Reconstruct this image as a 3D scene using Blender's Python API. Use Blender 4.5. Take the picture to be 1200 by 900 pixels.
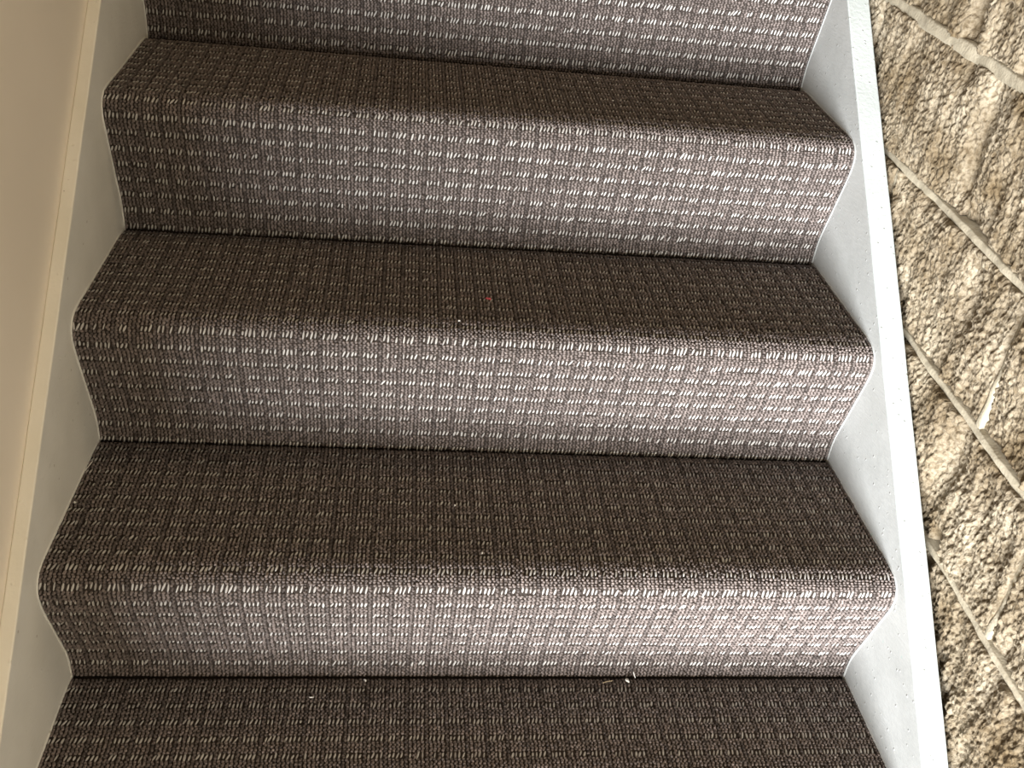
import bpy, math, random
import numpy as np
from mathutils import Vector, Euler, Matrix

for o in list(bpy.data.objects):
    bpy.data.objects.remove(o, do_unlink=True)
scene = bpy.context.scene
COL = scene.collection
R = math.radians

# ------------------------------------------------------------------ camera
cam_data = bpy.data.cameras.new('camera')
cam = bpy.data.objects.new('camera', cam_data)
COL.objects.link(cam)
cam.location = (-0.12851, -0.67173, 1.14470)
cam.rotation_euler = (0.967262, -0.096728, -0.074782)
cam_data.sensor_width = 36.0
cam_data.lens = 36.0 * 1177.668 / 1200.0
cam_data.clip_start = 0.02
scene.camera = cam

# ------------------------------------------------------------------ world, lights, exposure
world = bpy.data.worlds.new('room_light')
scene.world = world
world.use_nodes = True
bg = world.node_tree.nodes['Background']
bg.inputs['Color'].default_value = (0.96, 0.97, 1.0, 1)
bg.inputs['Strength'].default_value = 0.11

def area(name, loc, target, sx, sy, power, color):
    d = bpy.data.lights.new(name, 'AREA')
    d.shape = 'RECTANGLE'; d.size = sx; d.size_y = sy
    d.energy = power; d.color = color
    o = bpy.data.objects.new(name, d); COL.objects.link(o)
    o.location = loc
    o.rotation_euler = (Vector(target) - Vector(loc)).to_track_quat('-Z', 'Y').to_euler()
    return o
# daylight from a glazed door at the foot of the stairs, left of the flight
area('door_daylight', (-2.35, -6.0, -0.35), (0.0, 0.5, 0.3), 3.0, 2.6, 2550, (0.93, 0.95, 0.98))
# warm lamp of the upper landing
area('landing_lamp', (0.2, 0.7, 2.2), (0.1, 0.5, 0.6), 0.35, 0.35, 3.0, (1.0, 0.72, 0.40))
# added warm fill, right behind the viewer, to lift the left wall and board
area('left_wall_fill', (0.45, -1.2, 0.6), (-0.5, 0.4, 0.4), 0.4, 0.4, 11, (1.0, 0.86, 0.66))

vs = scene.view_settings
vs.view_transform = 'Standard'
vs.look = 'None'
vs.gamma = 1.0
vs.use_curve_mapping = False
vs.exposure = 0.0

# ------------------------------------------------------------------ helpers
W = 1.08965
XL, XR = -W / 2, W / 2

def mat(name):
    m = bpy.data.materials.new(name); m.use_nodes = True
    nt = m.node_tree
    b = nt.nodes['Principled BSDF']
    return m, nt, b

def nd(nt, t, **kw):
    n = nt.nodes.new(t)
    for k, v in kw.items():
        setattr(n, k, v)
    return n

def mesh_obj(name, verts, faces, material, parent=None, smooth=False):
    me = bpy.data.meshes.new(name)
    me.from_pydata([tuple(v) for v in verts], [], [tuple(f) for f in faces])
    me.update()
    if smooth:
        me.polygons.foreach_set('use_smooth', [True] * len(me.polygons))
    me.materials.append(material)
    o = bpy.data.objects.new(name, me)
    COL.objects.link(o)
    if parent is not None:
        o.parent = parent
    return o

def grid_obj(name, P, material, parent=None, smooth=True):
    """P: (n, m, 3) array -> quad grid"""
    n, m = P.shape[:2]
    idx = np.arange(n * m).reshape(n, m)
    f = np.stack([idx[:-1, :-1], idx[:-1, 1:], idx[1:, 1:], idx[1:, :-1]], -1).reshape(-1, 4)
    me = bpy.data.meshes.new(name)
    nf = len(f)
    me.vertices.add(n * m); me.vertices.foreach_set('co', P.reshape(-1).astype(np.float32))
    me.loops.add(nf * 4); me.loops.foreach_set('vertex_index', f.reshape(-1).astype(np.int32))
    me.polygons.add(nf)
    me.polygons.foreach_set('loop_start', np.arange(0, nf * 4, 4, dtype=np.int32))
    me.polygons.foreach_set('use_smooth', np.full(nf, smooth))
    me.update(calc_edges=True); me.validate()
    me.materials.append(material)
    o = bpy.data.objects.new(name, me); COL.objects.link(o)
    if parent is not None:
        o.parent = parent
    return o

def tag(o, label=None, category=None, group=None, kind=None):
    if label: o['label'] = label
    if category: o['category'] = category
    if group: o['group'] = group
    if kind: o['kind'] = kind
    return o

def empty(name, loc=(0, 0, 0)):
    o = bpy.data.objects.new(name, None); COL.objects.link(o)
    o.location = loc; o.empty_display_size = 0.1
    return o

# numpy gradient noise
_rng = np.random.default_rng(7)
_perm = _rng.permutation(256); _perm = np.concatenate([_perm, _perm])
_ang = _rng.random(256) * 2 * np.pi
_gx, _gy = np.cos(_ang), np.sin(_ang)
def perlin(x, y):
    xi = np.floor(x).astype(int); yi = np.floor(y).astype(int)
    xf, yf = x - xi, y - yi
    u = xf * xf * xf * (xf * (xf * 6 - 15) + 10); v = yf * yf * yf * (yf * (yf * 6 - 15) + 10)
    def g(ix, iy, dx, dy):
        h = _perm[(_perm[ix & 255] + iy) & 255]
        return _gx[h] * dx + _gy[h] * dy
    n00 = g(xi, yi, xf, yf); n10 = g(xi + 1, yi, xf - 1, yf)
    n01 = g(xi, yi + 1, xf, yf - 1); n11 = g(xi + 1, yi + 1, xf - 1, yf - 1)
    a = n00 + u * (n10 - n00); b = n01 + u * (n11 - n01)
    return (a + v * (b - a)) * 1.5
def worley(x, y):
    xi = np.floor(x).astype(int); yi = np.floor(y).astype(int)
    best = np.full(x.shape, 9.0)
    for dx in (-1, 0, 1):
        for dy in (-1, 0, 1):
            cx = xi + dx; cy = yi + dy
            h = _perm[(_perm[cx & 255] + cy) & 255]
            px = cx + 0.15 + 0.7 * _hx[h]; py = cy + 0.15 + 0.7 * _hy[h]
            best = np.minimum(best, (x - px) ** 2 + (y - py) ** 2)
    return np.sqrt(best)
_hx = _rng.random(256); _hy = _rng.random(256)
def fbm(x, y, o=4, gain=0.5):
    s = 0; a = 1.0
    for i in range(o):
        s = s + a * perlin(x * 2 ** i + 17.3 * i, y * 2 ** i + 9.1 * i); a *= gain
    return s

# ------------------------------------------------------------------ materials
def wall_paint():
    m, nt, b = mat('beige_wall_paint')
    tc = nd(nt, 'ShaderNodeTexCoord')
    n = nd(nt, 'ShaderNodeTexNoise'); n.inputs['Scale'].default_value = 3.0; n.inputs['Detail'].default_value = 3
    nt.links.new(tc.outputs['Object'], n.inputs['Vector'])
    r = nd(nt, 'ShaderNodeValToRGB')
    r.color_ramp.elements[0].position = 0.3; r.color_ramp.elements[0].color = (0.82, 0.74, 0.62, 1)
    r.color_ramp.elements[1].position = 0.7; r.color_ramp.elements[1].color = (0.88, 0.80, 0.68, 1)
    nt.links.new(n.outputs['Fac'], r.inputs['Fac'])
    nt.links.new(r.outputs['Color'], b.inputs['Base Color'])
    n2 = nd(nt, 'ShaderNodeTexNoise'); n2.inputs['Scale'].default_value = 90; n2.inputs['Detail'].default_value = 2
    nt.links.new(tc.outputs['Object'], n2.inputs['Vector'])
    bp = nd(nt, 'ShaderNodeBump'); bp.inputs['Strength'].default_value = 0.06; bp.inputs['Distance'].default_value = 0.003
    nt.links.new(n2.outputs['Fac'], bp.inputs['Height']); nt.links.new(bp.outputs['Normal'], b.inputs['Normal'])
    b.inputs['Roughness'].default_value = 0.45
    return m

def gloss_paint(name, c0, c1, speck):
    m, nt, b = mat(name)
    tc = nd(nt, 'ShaderNodeTexCoord')
    n = nd(nt, 'ShaderNodeTexNoise'); n.inputs['Scale'].default_value = 14; n.inputs['Detail'].default_value = 4
    nt.links.new(tc.outputs['Object'], n.inputs['Vector'])
    r = nd(nt, 'ShaderNodeValToRGB')
    r.color_ramp.elements[0].position = 0.3; r.color_ramp.elements[0].color = (*c0, 1)
    r.color_ramp.elements[1].position = 0.62; r.color_ramp.elements[1].color = (*c1, 1)
    nt.links.new(n.outputs['Fac'], r.inputs['Fac'])
    # sparse dark scuffs
    v = nd(nt, 'ShaderNodeTexVoronoi'); v.inputs['Scale'].default_value = 38
    nt.links.new(tc.outputs['Object'], v.inputs['Vector'])
    lt = nd(nt, 'ShaderNodeMath', operation='LESS_THAN'); lt.inputs[1].default_value = 0.075
    nt.links.new(v.outputs['Distance'], lt.inputs[0])
    n3 = nd(nt, 'ShaderNodeTexNoise'); n3.inputs['Scale'].default_value = 9
    nt.links.new(tc.outputs['Object'], n3.inputs['Vector'])
    gt = nd(nt, 'ShaderNodeMath', operation='GREATER_THAN'); gt.inputs[1].default_value = 0.52
    nt.links.new(n3.outputs['Fac'], gt.inputs[0])
    mu = nd(nt, 'ShaderNodeMath', operation='MULTIPLY')
    nt.links.new(lt.outputs[0], mu.inputs[0]); nt.links.new(gt.outputs[0], mu.inputs[1])
    mu2 = nd(nt, 'ShaderNodeMath', operation='MULTIPLY'); mu2.inputs[1].default_value = 0.45
    nt.links.new(mu.outputs[0], mu2.inputs[0])
    mx = nd(nt, 'ShaderNodeMix', data_type='RGBA')
    nt.links.new(mu2.outputs[0], mx.inputs['Factor']); nt.links.new(r.outputs['Color'], mx.inputs['A'])
    mx.inputs['B'].default_value = (*speck, 1)
    nt.links.new(mx.outputs['Result'], b.inputs['Base Color'])
    # brush strokes and paint nibs
    mp = nd(nt, 'ShaderNodeMapping'); mp.inputs['Scale'].default_value = (160, 60, 320)
    nt.links.new(tc.outputs['Object'], mp.inputs['Vector'])
    n2 = nd(nt, 'ShaderNodeTexNoise'); n2.inputs['Scale'].default_value = 1.0; n2.inputs['Detail'].default_value = 2
    nt.links.new(mp.outputs[0], n2.inputs['Vector'])
    v2 = nd(nt, 'ShaderNodeTexVoronoi'); v2.inputs['Scale'].default_value = 70
    nt.links.new(tc.outputs['Object'], v2.inputs['Vector'])
    mr = nd(nt, 'ShaderNodeMapRange'); mr.inputs['From Min'].default_value = 0.0; mr.inputs['From Max'].default_value = 0.16
    mr.inputs['To Min'].default_value = 1.6; mr.inputs['To Max'].default_value = 0.0
    nt.links.new(v2.outputs['Distance'], mr.inputs['Value'])
    ad = nd(nt, 'ShaderNodeMath', operation='ADD')
    nt.links.new(n2.outputs['Fac'], ad.inputs[0]); nt.links.new(mr.outputs[0], ad.inputs[1])
    bp = nd(nt, 'ShaderNodeBump'); bp.inputs['Strength'].default_value = 0.45; bp.inputs['Distance'].default_value = 0.0014
    nt.links.new(ad.outputs[0], bp.inputs['Height']); nt.links.new(bp.outputs['Normal'], b.inputs['Normal'])
    b.inputs['Roughness'].default_value = 0.38
    return m

def block_stone():
    m, nt, b = mat('split_face_concrete')
    tc = nd(nt, 'ShaderNodeTexCoord')
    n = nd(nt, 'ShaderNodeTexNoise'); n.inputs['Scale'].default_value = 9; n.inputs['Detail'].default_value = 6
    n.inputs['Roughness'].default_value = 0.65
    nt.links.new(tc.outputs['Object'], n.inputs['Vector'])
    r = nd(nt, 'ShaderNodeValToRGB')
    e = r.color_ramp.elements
    e[0].position = 0.36; e[0].color = (0.15, 0.11, 0.062, 1)  # dark brown patches: shading of the flutes painted into the stone colour
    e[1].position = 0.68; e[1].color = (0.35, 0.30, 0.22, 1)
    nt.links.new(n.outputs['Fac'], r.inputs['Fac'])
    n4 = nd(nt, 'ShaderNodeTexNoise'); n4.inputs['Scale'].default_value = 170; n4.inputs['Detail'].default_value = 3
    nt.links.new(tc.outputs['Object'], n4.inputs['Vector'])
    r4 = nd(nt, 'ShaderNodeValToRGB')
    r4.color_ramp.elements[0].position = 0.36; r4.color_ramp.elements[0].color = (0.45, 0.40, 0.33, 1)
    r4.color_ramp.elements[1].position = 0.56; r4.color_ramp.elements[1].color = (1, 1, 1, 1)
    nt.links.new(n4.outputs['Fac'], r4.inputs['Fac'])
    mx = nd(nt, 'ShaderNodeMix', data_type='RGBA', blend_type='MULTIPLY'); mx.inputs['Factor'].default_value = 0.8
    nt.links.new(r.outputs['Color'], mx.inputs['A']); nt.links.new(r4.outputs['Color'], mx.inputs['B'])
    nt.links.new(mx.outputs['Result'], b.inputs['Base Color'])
    v = nd(nt, 'ShaderNodeTexNoise'); v.inputs['Scale'].default_value = 210; v.inputs['Detail'].default_value = 3
    v.inputs['Roughness'].default_value = 0.6
    mp = nd(nt, 'ShaderNodeMapping'); mp.inputs['Scale'].default_value = (1, 1.25, 0.8)
    nt.links.new(tc.outputs['Object'], mp.inputs['Vector'])
    nt.links.new(mp.outputs[0], v.inputs['Vector'])
    bp = nd(nt, 'ShaderNodeBump'); bp.inputs['Strength'].default_value = 0.8; bp.inputs['Distance'].default_value = 0.004
    nt.links.new(v.outputs['Fac'], bp.inputs['Height']); nt.links.new(bp.outputs['Normal'], b.inputs['Normal'])
    b.inputs['Roughness'].default_value = 0.92
    b.inputs['Specular IOR Level'].default_value = 0.2
    return m

def mortar_mat():
    m, nt, b = mat('pale_mortar')
    tc = nd(nt, 'ShaderNodeTexCoord')
    n = nd(nt, 'ShaderNodeTexNoise'); n.inputs['Scale'].default_value = 40; n.inputs['Detail'].default_value = 4
    nt.links.new(tc.outputs['Object'], n.inputs['Vector'])
    r = nd(nt, 'ShaderNodeValToRGB')
    r.color_ramp.elements[0].position = 0.3; r.color_ramp.elements[0].color = (0.29, 0.25, 0.175, 1)
    r.color_ramp.elements[1].position = 0.7; r.color_ramp.elements[1].color = (0.40, 0.35, 0.255, 1)
    nt.links.new(n.outputs['Fac'], r.inputs['Fac']); nt.links.new(r.outputs['Color'], b.inputs['Base Color'])
    n2 = nd(nt, 'ShaderNodeTexNoise'); n2.inputs['Scale'].default_value = 260; n2.inputs['Detail'].default_value = 2
    nt.links.new(tc.outputs['Object'], n2.inputs['Vector'])
    bp = nd(nt, 'ShaderNodeBump'); bp.inputs['Strength'].default_value = 0.5; bp.inputs['Distance'].default_value = 0.002
    nt.links.new(n2.outputs['Fac'], bp.inputs['Height']); nt.links.new(bp.outputs['Normal'], b.inputs['Normal'])
    b.inputs['Roughness'].default_value = 0.9
    return m

def backing_mat():
    m, nt, b = mat('carpet_backing')
    tc = nd(nt, 'ShaderNodeTexCoord')
    n = nd(nt, 'ShaderNodeTexNoise'); n.inputs['Scale'].default_value = 300
    nt.links.new(tc.outputs['Object'], n.inputs['Vector'])
    r = nd(nt, 'ShaderNodeValToRGB')
    r.color_ramp.elements[0].color = (0.035, 0.028, 0.024, 1); r.color_ramp.elements[1].color = (0.06, 0.05, 0.043, 1)
    nt.links.new(n.outputs['Fac'], r.inputs['Fac']); nt.links.new(r.outputs['Color'], b.inputs['Base Color'])
    b.inputs['Roughness'].default_value = 1.0; b.inputs['Specular IOR Level'].default_value = 0.0
    return m

def tuft_mat():
    m, nt, b = mat('loop_pile_wool')
    a = nd(nt, 'ShaderNodeAttribute', attribute_type='INSTANCER', attribute_name='tuft_tone')
    r = nd(nt, 'ShaderNodeValToRGB')
    e = r.color_ramp.elements
    e[0].position = 0.0; e[0].color = (0.036, 0.029, 0.0255, 1)
    e[1].position = 1.0; e[1].color = (0.52, 0.50, 0.47, 1)
    k = e.new(0.5); k.color = (0.235, 0.194, 0.176, 1)
    k = e.new(0.7); k.color = (0.29, 0.26, 0.24, 1)
    nt.links.new(a.outputs['Fac'], r.inputs['Fac'])
    nt.links.new(r.outputs['Color'], b.inputs['Base Color'])
    b.inputs['Roughness'].default_value = 0.6
    b.inputs['Specular IOR Level'].default_value = 0.35
    return m

M_WALL = wall_paint()
M_STR_L = gloss_paint('warm_grey_gloss_paint', (0.74, 0.73, 0.67), (0.80, 0.79, 0.73), (0.30, 0.24, 0.16))
M_CAP_L = gloss_paint('ivory_gloss_paint', (0.86, 0.82, 0.70), (0.91, 0.87, 0.76), (0.30, 0.24, 0.16))
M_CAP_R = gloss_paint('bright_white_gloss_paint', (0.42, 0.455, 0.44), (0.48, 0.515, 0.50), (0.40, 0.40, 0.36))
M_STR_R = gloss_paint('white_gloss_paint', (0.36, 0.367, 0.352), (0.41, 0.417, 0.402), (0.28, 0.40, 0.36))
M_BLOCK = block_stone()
M_MORTAR = mortar_mat()
M_BACK = backing_mat()
M_TUFT = tuft_mat()

# ------------------------------------------------------------------ wall on the left
def box(name, x0, x1, y0, y1, z0, z1, material, parent=None):
    v = [(x0, y0, z0), (x1, y0, z0), (x1, y1, z0), (x0, y1, z0), (x0, y0, z1), (x1, y0, z1), (x1, y1, z1), (x0, y1, z1)]
    f = [(0, 3, 2, 1), (4, 5, 6, 7), (0, 1, 5, 4), (1, 2, 6, 5), (2, 3, 7, 6), (3, 0, 4, 7)]
    return mesh_obj(name, v, f, material, parent)
wl = box('wall_left', -0.70, -0.5621, -1.05, 3.0, -0.9, 2.6, M_WALL)
tag(wl, 'smooth beige painted wall beside the stairs', kind='structure')

# ------------------------------------------------------------------ split-face block wall on the right
XF = 0.583            # nearest plane that the rough faces reach
wall = empty('wall_right', (XF + 0.03, 0.5, -0.13))
tag(wall, 'rough split face cream block wall beyond the white stringer', kind='structure')
wo = Vector(wall.location)
Z0, DZ = 0.442, 0.1885      # a bed joint height and the course height
JB, JP = 0.011, 0.009       # joint widths
PERP = {0: 0.281, 1: 0.108, 2: 0.487}
BL = 0.388
def perpend(course):
    if course == -1: return 0.108
    if course == 1: return 0.487
    return 0.281 + (0.0 if course % 2 == 0 else 0.195)
def block_field(Y, Z):
    # depth in metres behind XF : vertical flutes + coarse lumps + grain
    w = 0.02 * perlin(Y * 6 + 3, Z * 6)
    flute = fbm((Y + w) * 17, Z * 4.6 + 5, 3, 0.55)
    lump = fbm(Y * 8 + 40, Z * 6 + 11, 3)
    grain = fbm((Y + 0.3 * Z) * 150, Z * 95, 2, 0.7)
    ridged = np.abs(perlin((Y + w) * 30 + 9, Z * 9 + 2))
    wx = 0.25 * perlin(Y * 120, Z * 120)
    cells = worley((Y + 0.25 * Z) * 165 + wx, Z * 120 + wx)
    cells2 = worley((Y + 0.25 * Z) * 80 + wx, Z * 60)
    pits = np.clip(perlin(Y * 15 + 4, Z * 7 + 8) - 0.22, 0, 1)
    return flute * 0.0062 + lump * 0.0045 + grain * 0.0018 - ridged * 0.0035 + cells * 0.0044 + cells2 * 0.0036 + pits * 0.022 - 0.004
def rough_block(y0, y1, z0, z1, seed, res):
    ny = max(6, int((y1 - y0) / res)); nz = max(6, int((z1 - z0) / res))
    y = np.linspace(y0, y1, ny); z = np.linspace(z0, z1, nz)
    Z, Y = np.meshgrid(z, y, indexing='ij')
    rnd = np.random.default_rng(seed)
    base = 0.011 + rnd.uniform(-0.002, 0.003)
    tilt = rnd.uniform(-0.02, 0.02) * (Y - (y0 + y1) / 2) + rnd.uniform(-0.02, 0.02) * (Z - (z0 + z1) / 2)
    d = base + tilt + block_field(Y + seed * 3.71, Z + seed * 1.37)
    # deep hollow beside the white board, and the open joint higher up
    d = d + 0.026 * np.exp(-((Y - 0.262) / 0.012) ** 2 - ((Z - 0.258) / 0.026) ** 2)
    d = d + 0.012 * np.exp(-((Y - 0.505) / 0.016) ** 2) * ((Z > 0.62) & (Z < 0.83)) * np.clip((Z - 0.62) / 0.05, 0, 1)
    # arrises broken back
    ed = np.minimum(np.minimum(Y - y0, y1 - Y), np.minimum(Z - z0, z1 - Z))
    d = d + 0.003 * np.clip(1 - ed / 0.008, 0, 1) ** 2
    d = np.maximum(d, 0.0004 + 0.12 * np.maximum(d, 0))
    # ragged outline
    Yj = Y + np.where((np.arange(ny)[None, :] == 0) | (np.arange(ny)[None, :] == ny - 1), 0.0015 * fbm(Z * 60 + seed, Y * 0 + 1, 2), 0)
    Zj = Z + np.where((np.arange(nz)[:, None] == 0) | (np.arange(nz)[:, None] == nz - 1), 0.0018 * fbm(Y * 50 + seed, Z * 0 + 4, 2), 0)
    P = np.stack([XF + d, Yj, Zj], -1)
    # skirt to the back
    P = np.concatenate([P[:1], P, P[-1:]], 0); P[0, :, 0] = XF + 0.09; P[-1, :, 0] = XF + 0.09
    P = np.concatenate([P[:, :1], P, P[:, -1:]], 1); P[:, 0, 0] = XF + 0.09; P[:, -1, 0] = XF + 0.09
    return P - np.array(wo)[None, None, :]
seed = 1
for c in range(-3, 11):
    zb = Z0 + DZ * c + JB / 2; zt = Z0 + DZ * (c + 1) - JB / 2
    pp = perpend(c)
    for k in range(-4, 4):
        ya = pp + BL * k + JP / 2; yb = pp + BL * (k + 1) - JP / 2
        if yb < -0.75 or ya > 1.75: continue
        seed += 1
        # visible only above the stringer and near the frame
        vis = (zt > 0.82 * ya + 0.03) and (-0.25 < yb) and ya < 1.1 and zb < 1.02 and zt > 0.0
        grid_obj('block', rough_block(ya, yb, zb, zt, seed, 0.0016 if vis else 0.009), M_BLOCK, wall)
# mortar: bed joints run the whole wall, perpends course by course; each is a rounded bead with a rough skin
def mortar_strip(a, b, vertical, half, seed, deep=0.0):
    n = max(12, int((b[0] - a[0] if not vertical else b[1] - a[1]) / 0.004))
    t = np.linspace(0, 1, n); q = np.linspace(-1, 1, 7)
    T, Q = np.meshgrid(t, q, indexing='ij')
    Y = a[0] + (b[0] - a[0]) * T; Z = a[1] + (b[1] - a[1]) * T
    wob = half * (1.25 + 0.3 * fbm(T * n * 0.05 + seed, Q * 0, 2))
    if vertical: Y = Y + Q * wob
    else: Z = Z + Q * wob
    X = XF + 0.0125 + 0.0010 * Q ** 2 + 0.0012 * fbm(Y * 40 + seed, Z * 40, 2) + 0.003 * fbm(Y * 7 + seed, Z * 7, 2)
    X = np.maximum(X, XF + 0.005) + deep
    P = np.stack([X, Y, Z], -1)
    if vertical: P = P[:, ::-1]
    P = np.concatenate([P[:, :1], P, P[:, -1:]], 1)
    P[:, 0, 0] = XF + 0.08; P[:, -1, 0] = XF + 0.08
    return P - np.array(wo)[None, None, :]
for c in range(-2, 11):
    z = Z0 + DZ * c
    half = JB / 2 * (1.3 if c == 2 else 0.8)
    grid_obj('mortar_joint', mortar_strip((-0.75, z), (1.75, z), False, half, c * 5.3 + 40), M_MORTAR, wall)
    pp = perpend(c)
    for k in range(-3, 4):
        y = pp + BL * k
        if -0.7 < y < 1.7:
            grid_obj('mortar_joint', mortar_strip((y, z + JB / 2), (y, z + DZ - JB / 2), True, JP / 2, c * 3.1 + k + 9, 0.016 if c in (1, 2) else 0.0005), M_MORTAR, wall)
core_w = box('wall_core', 0.055, 0.15, -1.25, 1.25, -0.05, 2.6, M_MORTAR, wall)

# ------------------------------------------------------------------ the staircase
stairs = empty('staircase', (0, -0.3, -0.42))
tag(stairs, 'straight flight of stairs in checked taupe loop carpet between painted side boards', 'staircase')
so = np.array(stairs.location)
G, RI = 0.2515, 0.2095
# per level: ((crease y, crease z) left, right), ((nose y, nose z) left, right)
CRE = {0: ((0.2525, 0.002), (0.2565, 0.001)), 1: ((0.5035, 0.209), (0.5030, 0.210)),
       2: ((0.7580, 0.417), (0.7530, 0.421)), 3: ((1.0180, 0.630), (0.9880, 0.632))}
NOS = {0: ((-0.040, 0.0155), (-0.035, 0.0165)), 1: ((0.2120, 0.2235), (0.2205, 0.225)), 2: ((0.4670, 0.4300), (0.4680, 0.431)),
       3: ((0.7250, 0.6360), (0.7150, 0.639)), 4: ((0.988, 0.846), (0.955, 0.846))}
def crease(j):
    if j in CRE: return CRE[j]
    if j < 0: return tuple((a + G * j, b + RI * j) for a, b in CRE[0])
    return tuple((a + G * (j - 3), b + RI * (j - 3)) for a, b in CRE[3])
def nose(j):
    if j in NOS: return NOS[j]
    if j < 0: return tuple((a + G * j, b + RI * j) for a, b in NOS[0])
    return tuple((a + G * (j - 4), b + RI * (j - 4)) for a, b in NOS[4])

def catmull(P, n):
    P = np.array(P, float)
    P = np.vstack([2 * P[0] - P[1], P, 2 * P[-1] - P[-2]])
    out = []
    for i in range(1, len(P) - 2):
        p0, p1, p2, p3 = P[i - 1], P[i], P[i + 1], P[i + 2]
        t0 = 0; t1 = t0 + np.linalg.norm(p1 - p0) ** .5; t2 = t1 + np.linalg.norm(p2 - p1) ** .5; t3 = t2 + np.linalg.norm(p3 - p2) ** .5
        t = np.linspace(t1, t2, 24, endpoint=False)[:, None]
        A1 = (t1 - t) / (t1 - t0) * p0 + (t - t0) / (t1 - t0) * p1
        A2 = (t2 - t) / (t2 - t1) * p1 + (t - t1) / (t2 - t1) * p2
        A3 = (t3 - t) / (t3 - t2) * p2 + (t - t2) / (t3 - t2) * p3
        B1 = (t2 - t) / (t2 - t0) * A1 + (t - t0) / (t2 - t0) * A2
        B2 = (t3 - t) / (t3 - t1) * A2 + (t - t1) / (t3 - t1) * A3
        out.append((t2 - t) / (t2 - t1) * B1 + (t - t1) / (t2 - t1) * B2)
    out = np.vstack(out + [P[-2][None]])
    s = np.concatenate([[0], np.cumsum(np.linalg.norm(np.diff(out, axis=0), axis=1))])
    q = np.linspace(0, s[-1], n)
    return np.stack([np.interp(q, s, out[:, 0]), np.interp(q, s, out[:, 1])], -1), s[-1]

def profile(j, side, n):
    """from the crease at the back of tread j, forward over the nosing and down the riser to the crease of tread j-1"""
    cy, cz = crease(j)[side]; ny, nz = nose(j)[side]; dy, dz = crease(j - 1)[side]
    ctrl = [(cy, cz - 0.002), (cy - 0.012, cz + 0.002), (cy - 0.03, cz + 0.0045)]
    for f in (0.35, 0.7):
        ctrl.append((cy - 0.03 + (ny + 0.032 - cy + 0.03) * f, cz + 0.0045 + (nz - cz - 0.0045) * f))
    ctrl += [(ny + 0.032, nz), (ny + 0.017, nz - 0.0025), (ny + 0.006, nz - 0.0095), (ny + 0.0005, nz - 0.021), (ny, nz - 0.035)]
    ax, az = ny + 0.004, nz - 0.055; bx, bz = dy - 0.001, dz + 0.045
    for f in (0, 0.5, 1.0):
        ctrl.append((ax + (bx - ax) * f, az + (bz - az) * f))
    ctrl += [(dy + 0.0006, dz + 0.024), (dy - 0.0005, dz + 0.001)]
    return catmull(ctrl, n)

UP = W / 205.0              # tuft pitch across: 41 checks of five tufts
VP = UP * 5 / 8.0           # tuft pitch along the run: eight to a check
TUFT_H = 0.0016

def tuft_group():
    ng = bpy.data.node_groups.new('carpet_loop_pile', 'GeometryNodeTree')
    ng.interface.new_socket('Geometry', in_out='INPUT', socket_type='NodeSocketGeometry')
    ng.interface.new_socket('Geometry', in_out='OUTPUT', socket_type='NodeSocketGeometry')
    N = ng.nodes; L = ng.links
    gi = N.new('NodeGroupInput'); go = N.new('NodeGroupOutput')
    sp = N.new('GeometryNodeMeshUVSphere'); sp.inputs['Segments'].default_value = 8; sp.inputs['Rings'].default_value = 6
    sp.inputs['Radius'].default_value = 1.0
    sm = N.new('GeometryNodeSetShadeSmooth'); L.new(sp.outputs['Mesh'], sm.inputs[0])
    st = N.new('GeometryNodeSetMaterial'); st.inputs['Material'].default_value = M_TUFT
    L.new(sm.outputs[0], st.inputs['Geometry'])
    ip = N.new('GeometryNodeInstanceOnPoints')
    L.new(gi.outputs[0], ip.inputs['Points']); L.new(st.outputs[0], ip.inputs['Instance'])
    a = N.new('GeometryNodeInputNamedAttribute'); a.data_type = 'FLOAT_VECTOR'; a.inputs['Name'].default_value = 'tuft_euler'
    e = N.new('FunctionNodeEulerToRotation'); L.new(a.outputs['Attribute'], e.inputs[0]); L.new(e.outputs[0], ip.inputs['Rotation'])
    b = N.new('GeometryNodeInputNamedAttribute'); b.data_type = 'FLOAT_VECTOR'; b.inputs['Name'].default_value = 'tuft_size'
    L.new(b.outputs['Attribute'], ip.inputs['Scale'])
    L.new(ip.outputs[0], go.inputs[0])
    return ng
NG = tuft_group()

def euler_from(u, v, n):
    """columns u, v, n (arrays (k,3)) -> XYZ euler"""
    # R[i][j]: R = [u v n]
    sy = -u[:, 2]
    ry = np.arcsin(np.clip(sy, -1, 1))
    rx = np.arctan2(v[:, 2], n[:, 2])
    rz = np.arctan2(u[:, 1], u[:, 0])
    return np.stack([rx, ry, rz], -1)

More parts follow.
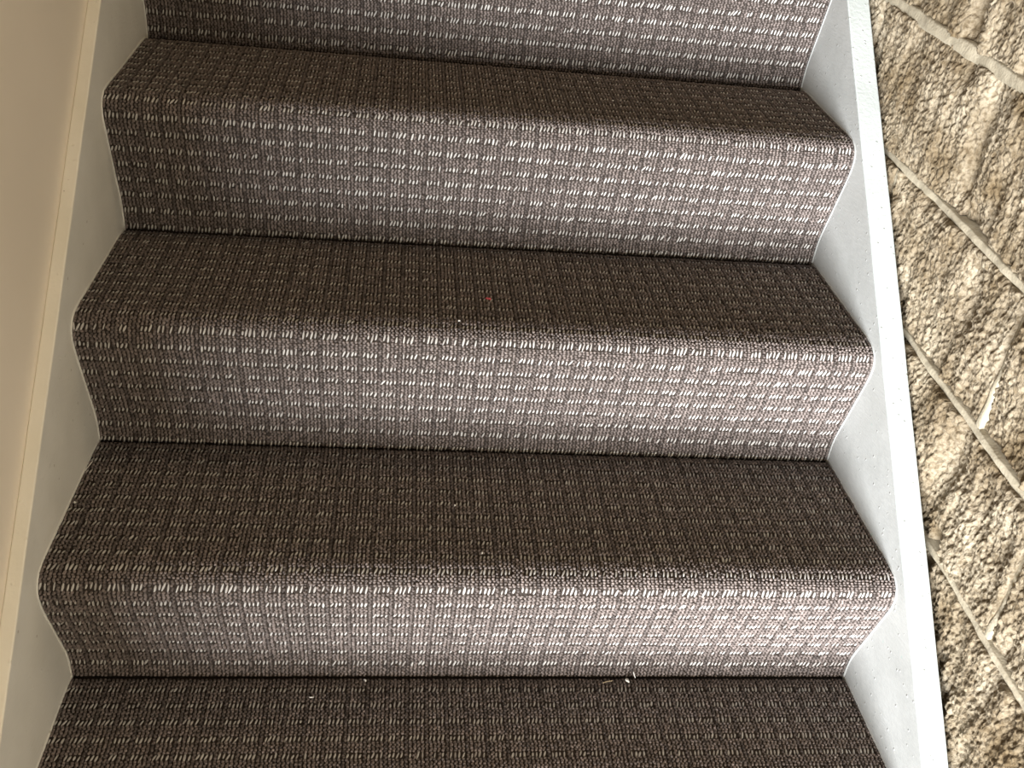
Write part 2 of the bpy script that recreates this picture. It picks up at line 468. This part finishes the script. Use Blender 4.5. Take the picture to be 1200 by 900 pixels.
rng = np.random.default_rng(11)
ROW0 = 3
def pile(name, left, right, sl, nrow0, parent, skip):
    """left/right: (n,2) profile rows at tuft pitch; one point per tuft"""
    n = len(left); m = 205
    u = (np.arange(m) + 0.5) / m
    # stagger and jitter
    U = u[None, :] + (rng.normal(0, 0.06, (n, m)) + 0.20 * ((np.arange(n) % 2)[:, None] - 0.5)) / m
    U = np.clip(U, 0.0022, 0.9978)
    ly, lz = left[:, 0][:, None], left[:, 1][:, None]; ry, rz = right[:, 0][:, None], right[:, 1][:, None]
    Y = ly + (ry - ly) * U; Z = lz + (rz - lz) * U; X = XL + W * U
    P = np.stack([X, Y, Z], -1)
    # frames
    tl = np.gradient(left, axis=0); tr = np.gradient(right, axis=0)
    TY = tl[:, 0][:, None] + (tr[:, 0] - tl[:, 0])[:, None] * U; TZ = tl[:, 1][:, None] + (tr[:, 1] - tl[:, 1])[:, None] * U
    V = np.stack([np.zeros_like(TY), TY, TZ], -1); V /= np.linalg.norm(V, axis=-1, keepdims=True)
    # across direction
    D = np.stack([np.full(n, W), right[:, 0] - left[:, 0], right[:, 1] - left[:, 1]], -1)
    D /= np.linalg.norm(D, axis=-1, keepdims=True)
    D = np.repeat(D[:, None, :], m, 1)
    N3 = np.cross(D, V); N3 /= np.linalg.norm(N3, axis=-1, keepdims=True)
    N3 = np.where(((N3[..., 2] - N3[..., 1]) < 0)[..., None], -N3, N3)
    sh = rng.normal(0, 0.0007, (n, m))      # ticks start unevenly
    P = P - N3 * (TUFT_H * 0.9) + V * rng.normal(0, 0.00035, (n, m))[..., None] + N3 * rng.normal(0, 0.0003, (n, m))[..., None]
    rows = (np.arange(n) + nrow0)[:, None] * np.ones((1, m), int)
    cols = np.arange(m)[None, :] * np.ones((n, 1), int)
    # light ticks: four columns of five, about three rows of eight
    rm = rows % 8; cm = cols % 5
    r = rng.random((n, m))
    tick = (cm != 4) & (rm == 4) & (rng.random((n, m)) > 0.06)
    light = tick
    gone = np.zeros((n, m), bool)              # short loops under a long pale tick are left out
    gone[:-1] |= tick[1:]; gone[1:] |= tick[:-1]
    tone = 0.33 + rng.normal(0, 0.085, (n, m))
    tone = tone - 0.12 * (cm == 4)
    tone = np.clip(tone, 0.05, 0.62)
    tone = np.where(light, np.clip(0.95 + rng.normal(0, 0.08, (n, m)), 0.62, 1.0), tone)
    size = np.stack([np.full((n, m), 0.00205), np.full((n, m), 0.0021), np.full((n, m), TUFT_H * 1.25)], -1)
    size[..., 0] *= 1 + rng.normal(0, 0.10, (n, m)); size[..., 1] *= 1 + rng.normal(0, 0.10, (n, m)); size[..., 2] *= 1 + rng.normal(0, 0.12, (n, m))
    P = P + np.where(light, sh, 0)[..., None] * V - np.where(light, 0.0008, 0)[..., None] * N3
    ln = np.clip(2.55 + rng.normal(0, 0.4, (n, m)), 1.3, 2.9)
    size[light] *= np.stack([np.full((n, m), 0.70), ln, np.full((n, m), 0.8)], -1)[light]
    size[gone] = 0.0001
    size[:2] = 0.0001 if skip else size[:2]
    # loops lean a little in the plane of the carpet
    a = (-0.45 + rng.normal(0, 0.2, (n, m)))
    a = np.where(light, rng.normal(-0.22, 0.10, (n, m)), a)[..., None]
    Vd = V                       # down the run
    Un = D
    U2 = Un * np.cos(a) + np.cross(N3, Un) * np.sin(a)
    V2 = np.cross(N3, U2)
    eu = euler_from(U2.reshape(-1, 3), V2.reshape(-1, 3), N3.reshape(-1, 3))
    P = P.reshape(-1, 3) - so
    me = bpy.data.meshes.new(name)
    k = len(P)
    me.vertices.add(k); me.vertices.foreach_set('co', P.reshape(-1).astype(np.float32))
    for nm, ty, dat in (('tuft_euler', 'FLOAT_VECTOR', eu), ('tuft_size', 'FLOAT_VECTOR', size.reshape(-1, 3))):
        at = me.attributes.new(nm, ty, 'POINT'); at.data.foreach_set('vector', dat.reshape(-1).astype(np.float32))
    at = me.attributes.new('tuft_tone', 'FLOAT', 'POINT'); at.data.foreach_set('value', tone.reshape(-1).astype(np.float32))
    me.materials.append(M_TUFT)
    me.update()
    o = bpy.data.objects.new(name, me); COL.objects.link(o); o.parent = parent
    md = o.modifiers.new('pile', 'NODES'); md.node_group = NG
    o['kind'] = 'stuff'
    return o

def sheet(name, left, right, depth, parent, ea=0.0005, eb=0.0005):
    """carpet backing: a surface a little below the pile, closed behind into a solid strip"""
    nx = 9
    def ext(pr):
        a = pr[0] + (pr[0] - pr[2]) / np.linalg.norm(pr[0] - pr[2]) * ea
        b = pr[-1] + (pr[-1] - pr[-3]) / np.linalg.norm(pr[-1] - pr[-3]) * eb
        return np.vstack([a[None], pr, b[None]])
    left, right = ext(left), ext(right)
    n = len(left)
    t = np.linspace(0.0008, 0.9992, nx)
    def off(pr, d):
        g = np.gradient(pr, axis=0); g /= np.linalg.norm(g, axis=1, keepdims=True)
        nn = np.stack([g[:, 1], -g[:, 0]], -1)
        nn = np.where((nn[:, 1] - nn[:, 0] < 0)[:, None], -nn, nn)
        return pr - nn * d
    loop_l = np.vstack([off(left, 0.0022), off(left, depth)[::-1]]); loop_r = np.vstack([off(right, 0.0022), off(right, depth)[::-1]])
    loop_l = np.vstack([loop_l, loop_l[:1]]); loop_r = np.vstack([loop_r, loop_r[:1]])
    P = np.zeros((len(loop_l), nx, 3))
    for i, q in enumerate(t):
        P[:, i, 0] = XL + W * q
        P[:, i, 1:] = loop_l + (loop_r - loop_l) * q
    return grid_obj(name, P - so[None, None, :], M_BACK, parent)

caulk_pts = {0: [], 1: []}
row = ROW0
for j in range(5, -3, -1):
    (lp, Lm) = profile(j, 0, 400); (rp, Rm) = profile(j, 1, 400)
    Lav = (Lm + Rm) / 2
    n = int(round(Lav / VP))
    lp, _ = profile(j, 0, n); rp, _ = profile(j, 1, n)
    caulk_pts[0].append(lp[::3]); caulk_pts[1].append(rp[::3])
    # split at the underside of the nosing
    k = int(np.argmin(np.abs(lp[:, 1] - (nose(j)[0][1] - 0.024)) + np.where(lp[:, 0] > nose(j)[0][0] + 0.02, 9, 0)))
    tread = sheet('tread', lp[:k + 1], rp[:k + 1], 0.007, stairs, ea=0.02)
    pile('carpet_pile', lp[:k], rp[:k], 0, row, tread, True)
    riser = sheet('riser', lp[k:], rp[k:], 0.007, stairs, eb=0.012)
    pile('carpet_pile', lp[k:], rp[k:], 0, row + k, riser, False)
    row += n

# side boards
def sloped(name, x0, x1, sl, ic, top, bot, bvl, material, parent):
    """sloping board with bevelled top arrises; top and bot are heights above the line sl*y+ic"""
    ya, yb = -0.62, 1.55
    sec = [(x0, bot), (x0, top - bvl), (x0 + bvl * 0.3, top - bvl * 0.3), (x0 + bvl, top), (x1 - bvl, top), (x1 - bvl * 0.3, top - bvl * 0.3), (x1, top - bvl), (x1, bot)]
    ns = 60
    V = []
    for i in range(ns + 1):
        y = ya + (yb - ya) * i / ns
        wv = 0.0005 * math.sin(i * 1.7) + 0.0004 * math.sin(i * 0.6)
        for (x, z) in sec:
            V.append((x, y - so[1], sl * y + ic + z + (wv if z > -0.1 else 0) - so[2]))
    k = len(sec); F = []
    for i in range(ns):
        for q in range(k):
            F.append((i * k + q, i * k + (q + 1) % k, (i + 1) * k + (q + 1) % k, (i + 1) * k + q))
    F.append(tuple(range(k))[::-1]); F.append(tuple(ns * k + q for q in range(k)))
    return mesh_obj(name, V, F, material, parent)
def stringer(x0, x1, sl, ic, label, material, cap_material, cap_label):
    o = sloped('stringer', x0, x1, sl, ic, -0.004, -0.36, 0.0001, material, stairs)
    o['label'] = label
    c = sloped('capping', x0, x1, sl, ic, 0.0, -0.004, 0.0016, cap_material, o)
    c['label'] = cap_label
    return o
sL = stringer(-0.5620, XL, 0.8152, 0.1033, 'thin warm grey painted board along the beige wall', M_STR_L, M_CAP_L, 'ivory painted top edge')
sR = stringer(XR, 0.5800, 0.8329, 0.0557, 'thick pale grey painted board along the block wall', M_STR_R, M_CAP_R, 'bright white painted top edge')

def caulk(side, material, parent):
    x = XL if side == 0 else XR
    pts = np.vstack(caulk_pts[side])
    n = len(pts); K = 5
    rs = np.random.default_rng(5 + side)
    g = np.gradient(pts, axis=0); g /= np.linalg.norm(g, axis=1, keepdims=True) + 1e-9
    nn = np.stack([g[:, 1], -g[:, 0]], -1); nn = np.where((nn[:, 1] - nn[:, 0] < 0)[:, None], -nn, nn)
    rad = 0.0017 + 0.0006 * fbm(np.arange(n) * 0.21, np.zeros(n) + side, 2)
    P = np.zeros((n, K, 3))
    sgn = 1 if side == 0 else -1
    for q in range(K):
        a = math.pi * q / (K - 1)
        P[:, q, 0] = x + sgn * rad * math.sin(a) * 0.8
        P[:, q, 1:] = pts + nn * (rad * math.cos(a) * 1.1)[:, None] + nn * 0.0002
    if side == 1: P = P[:, ::-1]
    return grid_obj('caulk_bead', P - so[None, None, :], material, parent)
caulk(0, M_STR_L, sL); caulk(1, M_STR_R, sR)

# ------------------------------------------------------------------ lint and crumbs lying on the carpet
def plain(name, col, rough=0.8):
    m, nt, b = mat(name)
    tc = nd(nt, 'ShaderNodeTexCoord'); n = nd(nt, 'ShaderNodeTexNoise'); n.inputs['Scale'].default_value = 900
    nt.links.new(tc.outputs['Object'], n.inputs['Vector'])
    mx = nd(nt, 'ShaderNodeMix', data_type='RGBA')
    nt.links.new(n.outputs['Fac'], mx.inputs['Factor'])
    mx.inputs['A'].default_value = (col[0] * 0.8, col[1] * 0.8, col[2] * 0.8, 1); mx.inputs['B'].default_value = (*col, 1)
    nt.links.new(mx.outputs['Result'], b.inputs['Base Color']); b.inputs['Roughness'].default_value = rough
    return m
M_LINT = plain('white_lint', (0.88, 0.86, 0.80)); M_RED = plain('red_thread', (0.62, 0.10, 0.12)); M_STRAW = plain('straw_fibre', (0.42, 0.33, 0.20))
def crumb(name, loc, size, material, label, category, group, seed):
    import bmesh
    bm = bmesh.new(); bmesh.ops.create_icosphere(bm, subdivisions=2, radius=1.0)
    rn = random.Random(seed)
    ph = [rn.uniform(0, 6) for _ in range(6)]
    for v in bm.verts:
        c = v.co
        k = 1 + 0.28 * math.sin(3 * c.x + ph[0]) * math.sin(2.5 * c.y + ph[1]) + 0.18 * math.sin(5 * c.z + 4 * c.x + ph[2])
        v.co = Vector((c.x * k * size[0], c.y * k * size[1], c.z * k * size[2]))
    me = bpy.data.meshes.new(name); bm.to_mesh(me); bm.free()
    me.polygons.foreach_set('use_smooth', [True] * len(me.polygons)); me.materials.append(material)
    o = bpy.data.objects.new(name, me); COL.objects.link(o); o.location = loc
    o.rotation_euler = (0, 0, rn.uniform(0, 3))
    return tag(o, label, category, group)
def fibre(name, pts, rad, material, label, category, group=None):
    P = np.array(pts, float); base = P[0].copy(); P = P - base
    t = np.linspace(0, len(P) - 1, 6 * (len(P) - 1) + 1)
    Q = np.stack([np.interp(t, np.arange(len(P)), P[:, i]) for i in range(3)], -1)
    if len(P) > 2:
        for _ in range(3): Q[1:-1] = (Q[:-2] + 2 * Q[1:-1] + Q[2:]) / 4
    V = []; F = []; K = 6
    for i, q in enumerate(Q):
        d = Q[min(i + 1, len(Q) - 1)] - Q[max(i - 1, 0)]; d /= np.linalg.norm(d)
        a = np.cross(d, (0.3, 0.2, 0.93)); a /= np.linalg.norm(a); b = np.cross(d, a)
        r = rad * (0.5 if i in (0, len(Q) - 1) else 1)
        for k in range(K):
            V.append(q + r * (a * math.cos(2 * math.pi * k / K) + b * math.sin(2 * math.pi * k / K)))
    for i in range(len(Q) - 1):
        for k in range(K):
            F.append((i * K + k, i * K + (k + 1) % K, (i + 1) * K + (k + 1) % K, (i + 1) * K + k))
    F.append(tuple(range(K))[::-1]); F.append(tuple((len(Q) - 1) * K + k for k in range(K)))
    o = mesh_obj(name, V, F, material, None, True); o.location = base
    return tag(o, label, category, group)
GL = 'bits of lint on the stair carpet'
crumb('lint_crumb', (0.2161, 0.2432, 0.0072), (0.0036, 0.0022, 0.0017), M_LINT, 'largest white lint crumb in the lowest crease, right of centre', 'lint', GL, 1)
crumb('lint_crumb', (-0.1533, 0.2425, 0.0070), (0.0027, 0.0013, 0.0012), M_LINT, 'flat white lint crumb in the lowest crease, left of centre', 'lint', GL, 2)
crumb('lint_crumb', (-0.2238, 0.2126, 0.0085), (0.0034, 0.0010, 0.0010), M_LINT, 'thin white lint flake on the lowest visible tread', 'lint', GL, 3)
crumb('lint_crumb', (-0.5375, 0.3560, 0.2202), (0.0017, 0.0017, 0.0016), M_LINT, 'tiny round white crumb against the board along the beige wall', 'lint', GL, 4)
crumb('lint_crumb', (-0.0397, 0.3680, 0.2195), (0.0016, 0.0014, 0.0012), M_LINT, 'tiny white speck mid-tread, second tread from the bottom', 'lint', GL, 5)
crumb('lint_crumb', (-0.0072, 0.2719, 0.2237), (0.0028, 0.0011, 0.0011), M_LINT, 'slanted white fleck near the nosing of the second tread from the bottom', 'lint', GL, 6)
crumb('lint_crumb', (-0.0436, 0.5076, 0.4312), (0.0019, 0.0014, 0.0012), M_LINT, 'white speck just in front of the red fleck', 'lint', GL, 7)
crumb('lint_crumb', (0.1932, 0.8491, 0.6370), (0.0015, 0.0015, 0.0012), M_LINT, 'tiny white speck on the topmost visible tread', 'lint', GL, 8)
crumb('thread_fleck', (0.0003, 0.5765, 0.4288), (0.0045, 0.0022, 0.0014), M_RED, 'small red thread fleck on the middle tread', 'thread', GL, 9)
fibre('lint_fibre', [(0.2285, 0.2472, 0.0072), (0.2262, 0.2477, 0.0125), (0.2240, 0.2487, 0.0185)], 0.0007, M_LINT, 'short white fibre leaning up against the lowest full riser', 'lint', GL)
fibre('lint_fibre', [(-0.5428, 0.4215, 0.2172), (-0.5405, 0.4310, 0.2185), (-0.5368, 0.4420, 0.2200)], 0.0005, M_LINT, 'fine pale bristle beside the warm grey board, second tread from the bottom', 'lint', GL)
fibre('straw_fibre', [(0.1795, 0.2385, 0.0072), (0.1880, 0.2410, 0.0078), (0.1950, 0.2425, 0.0072)], 0.0006, M_STRAW, 'brown straw fibre in the lowest crease beside the largest crumb', 'fibre', GL)
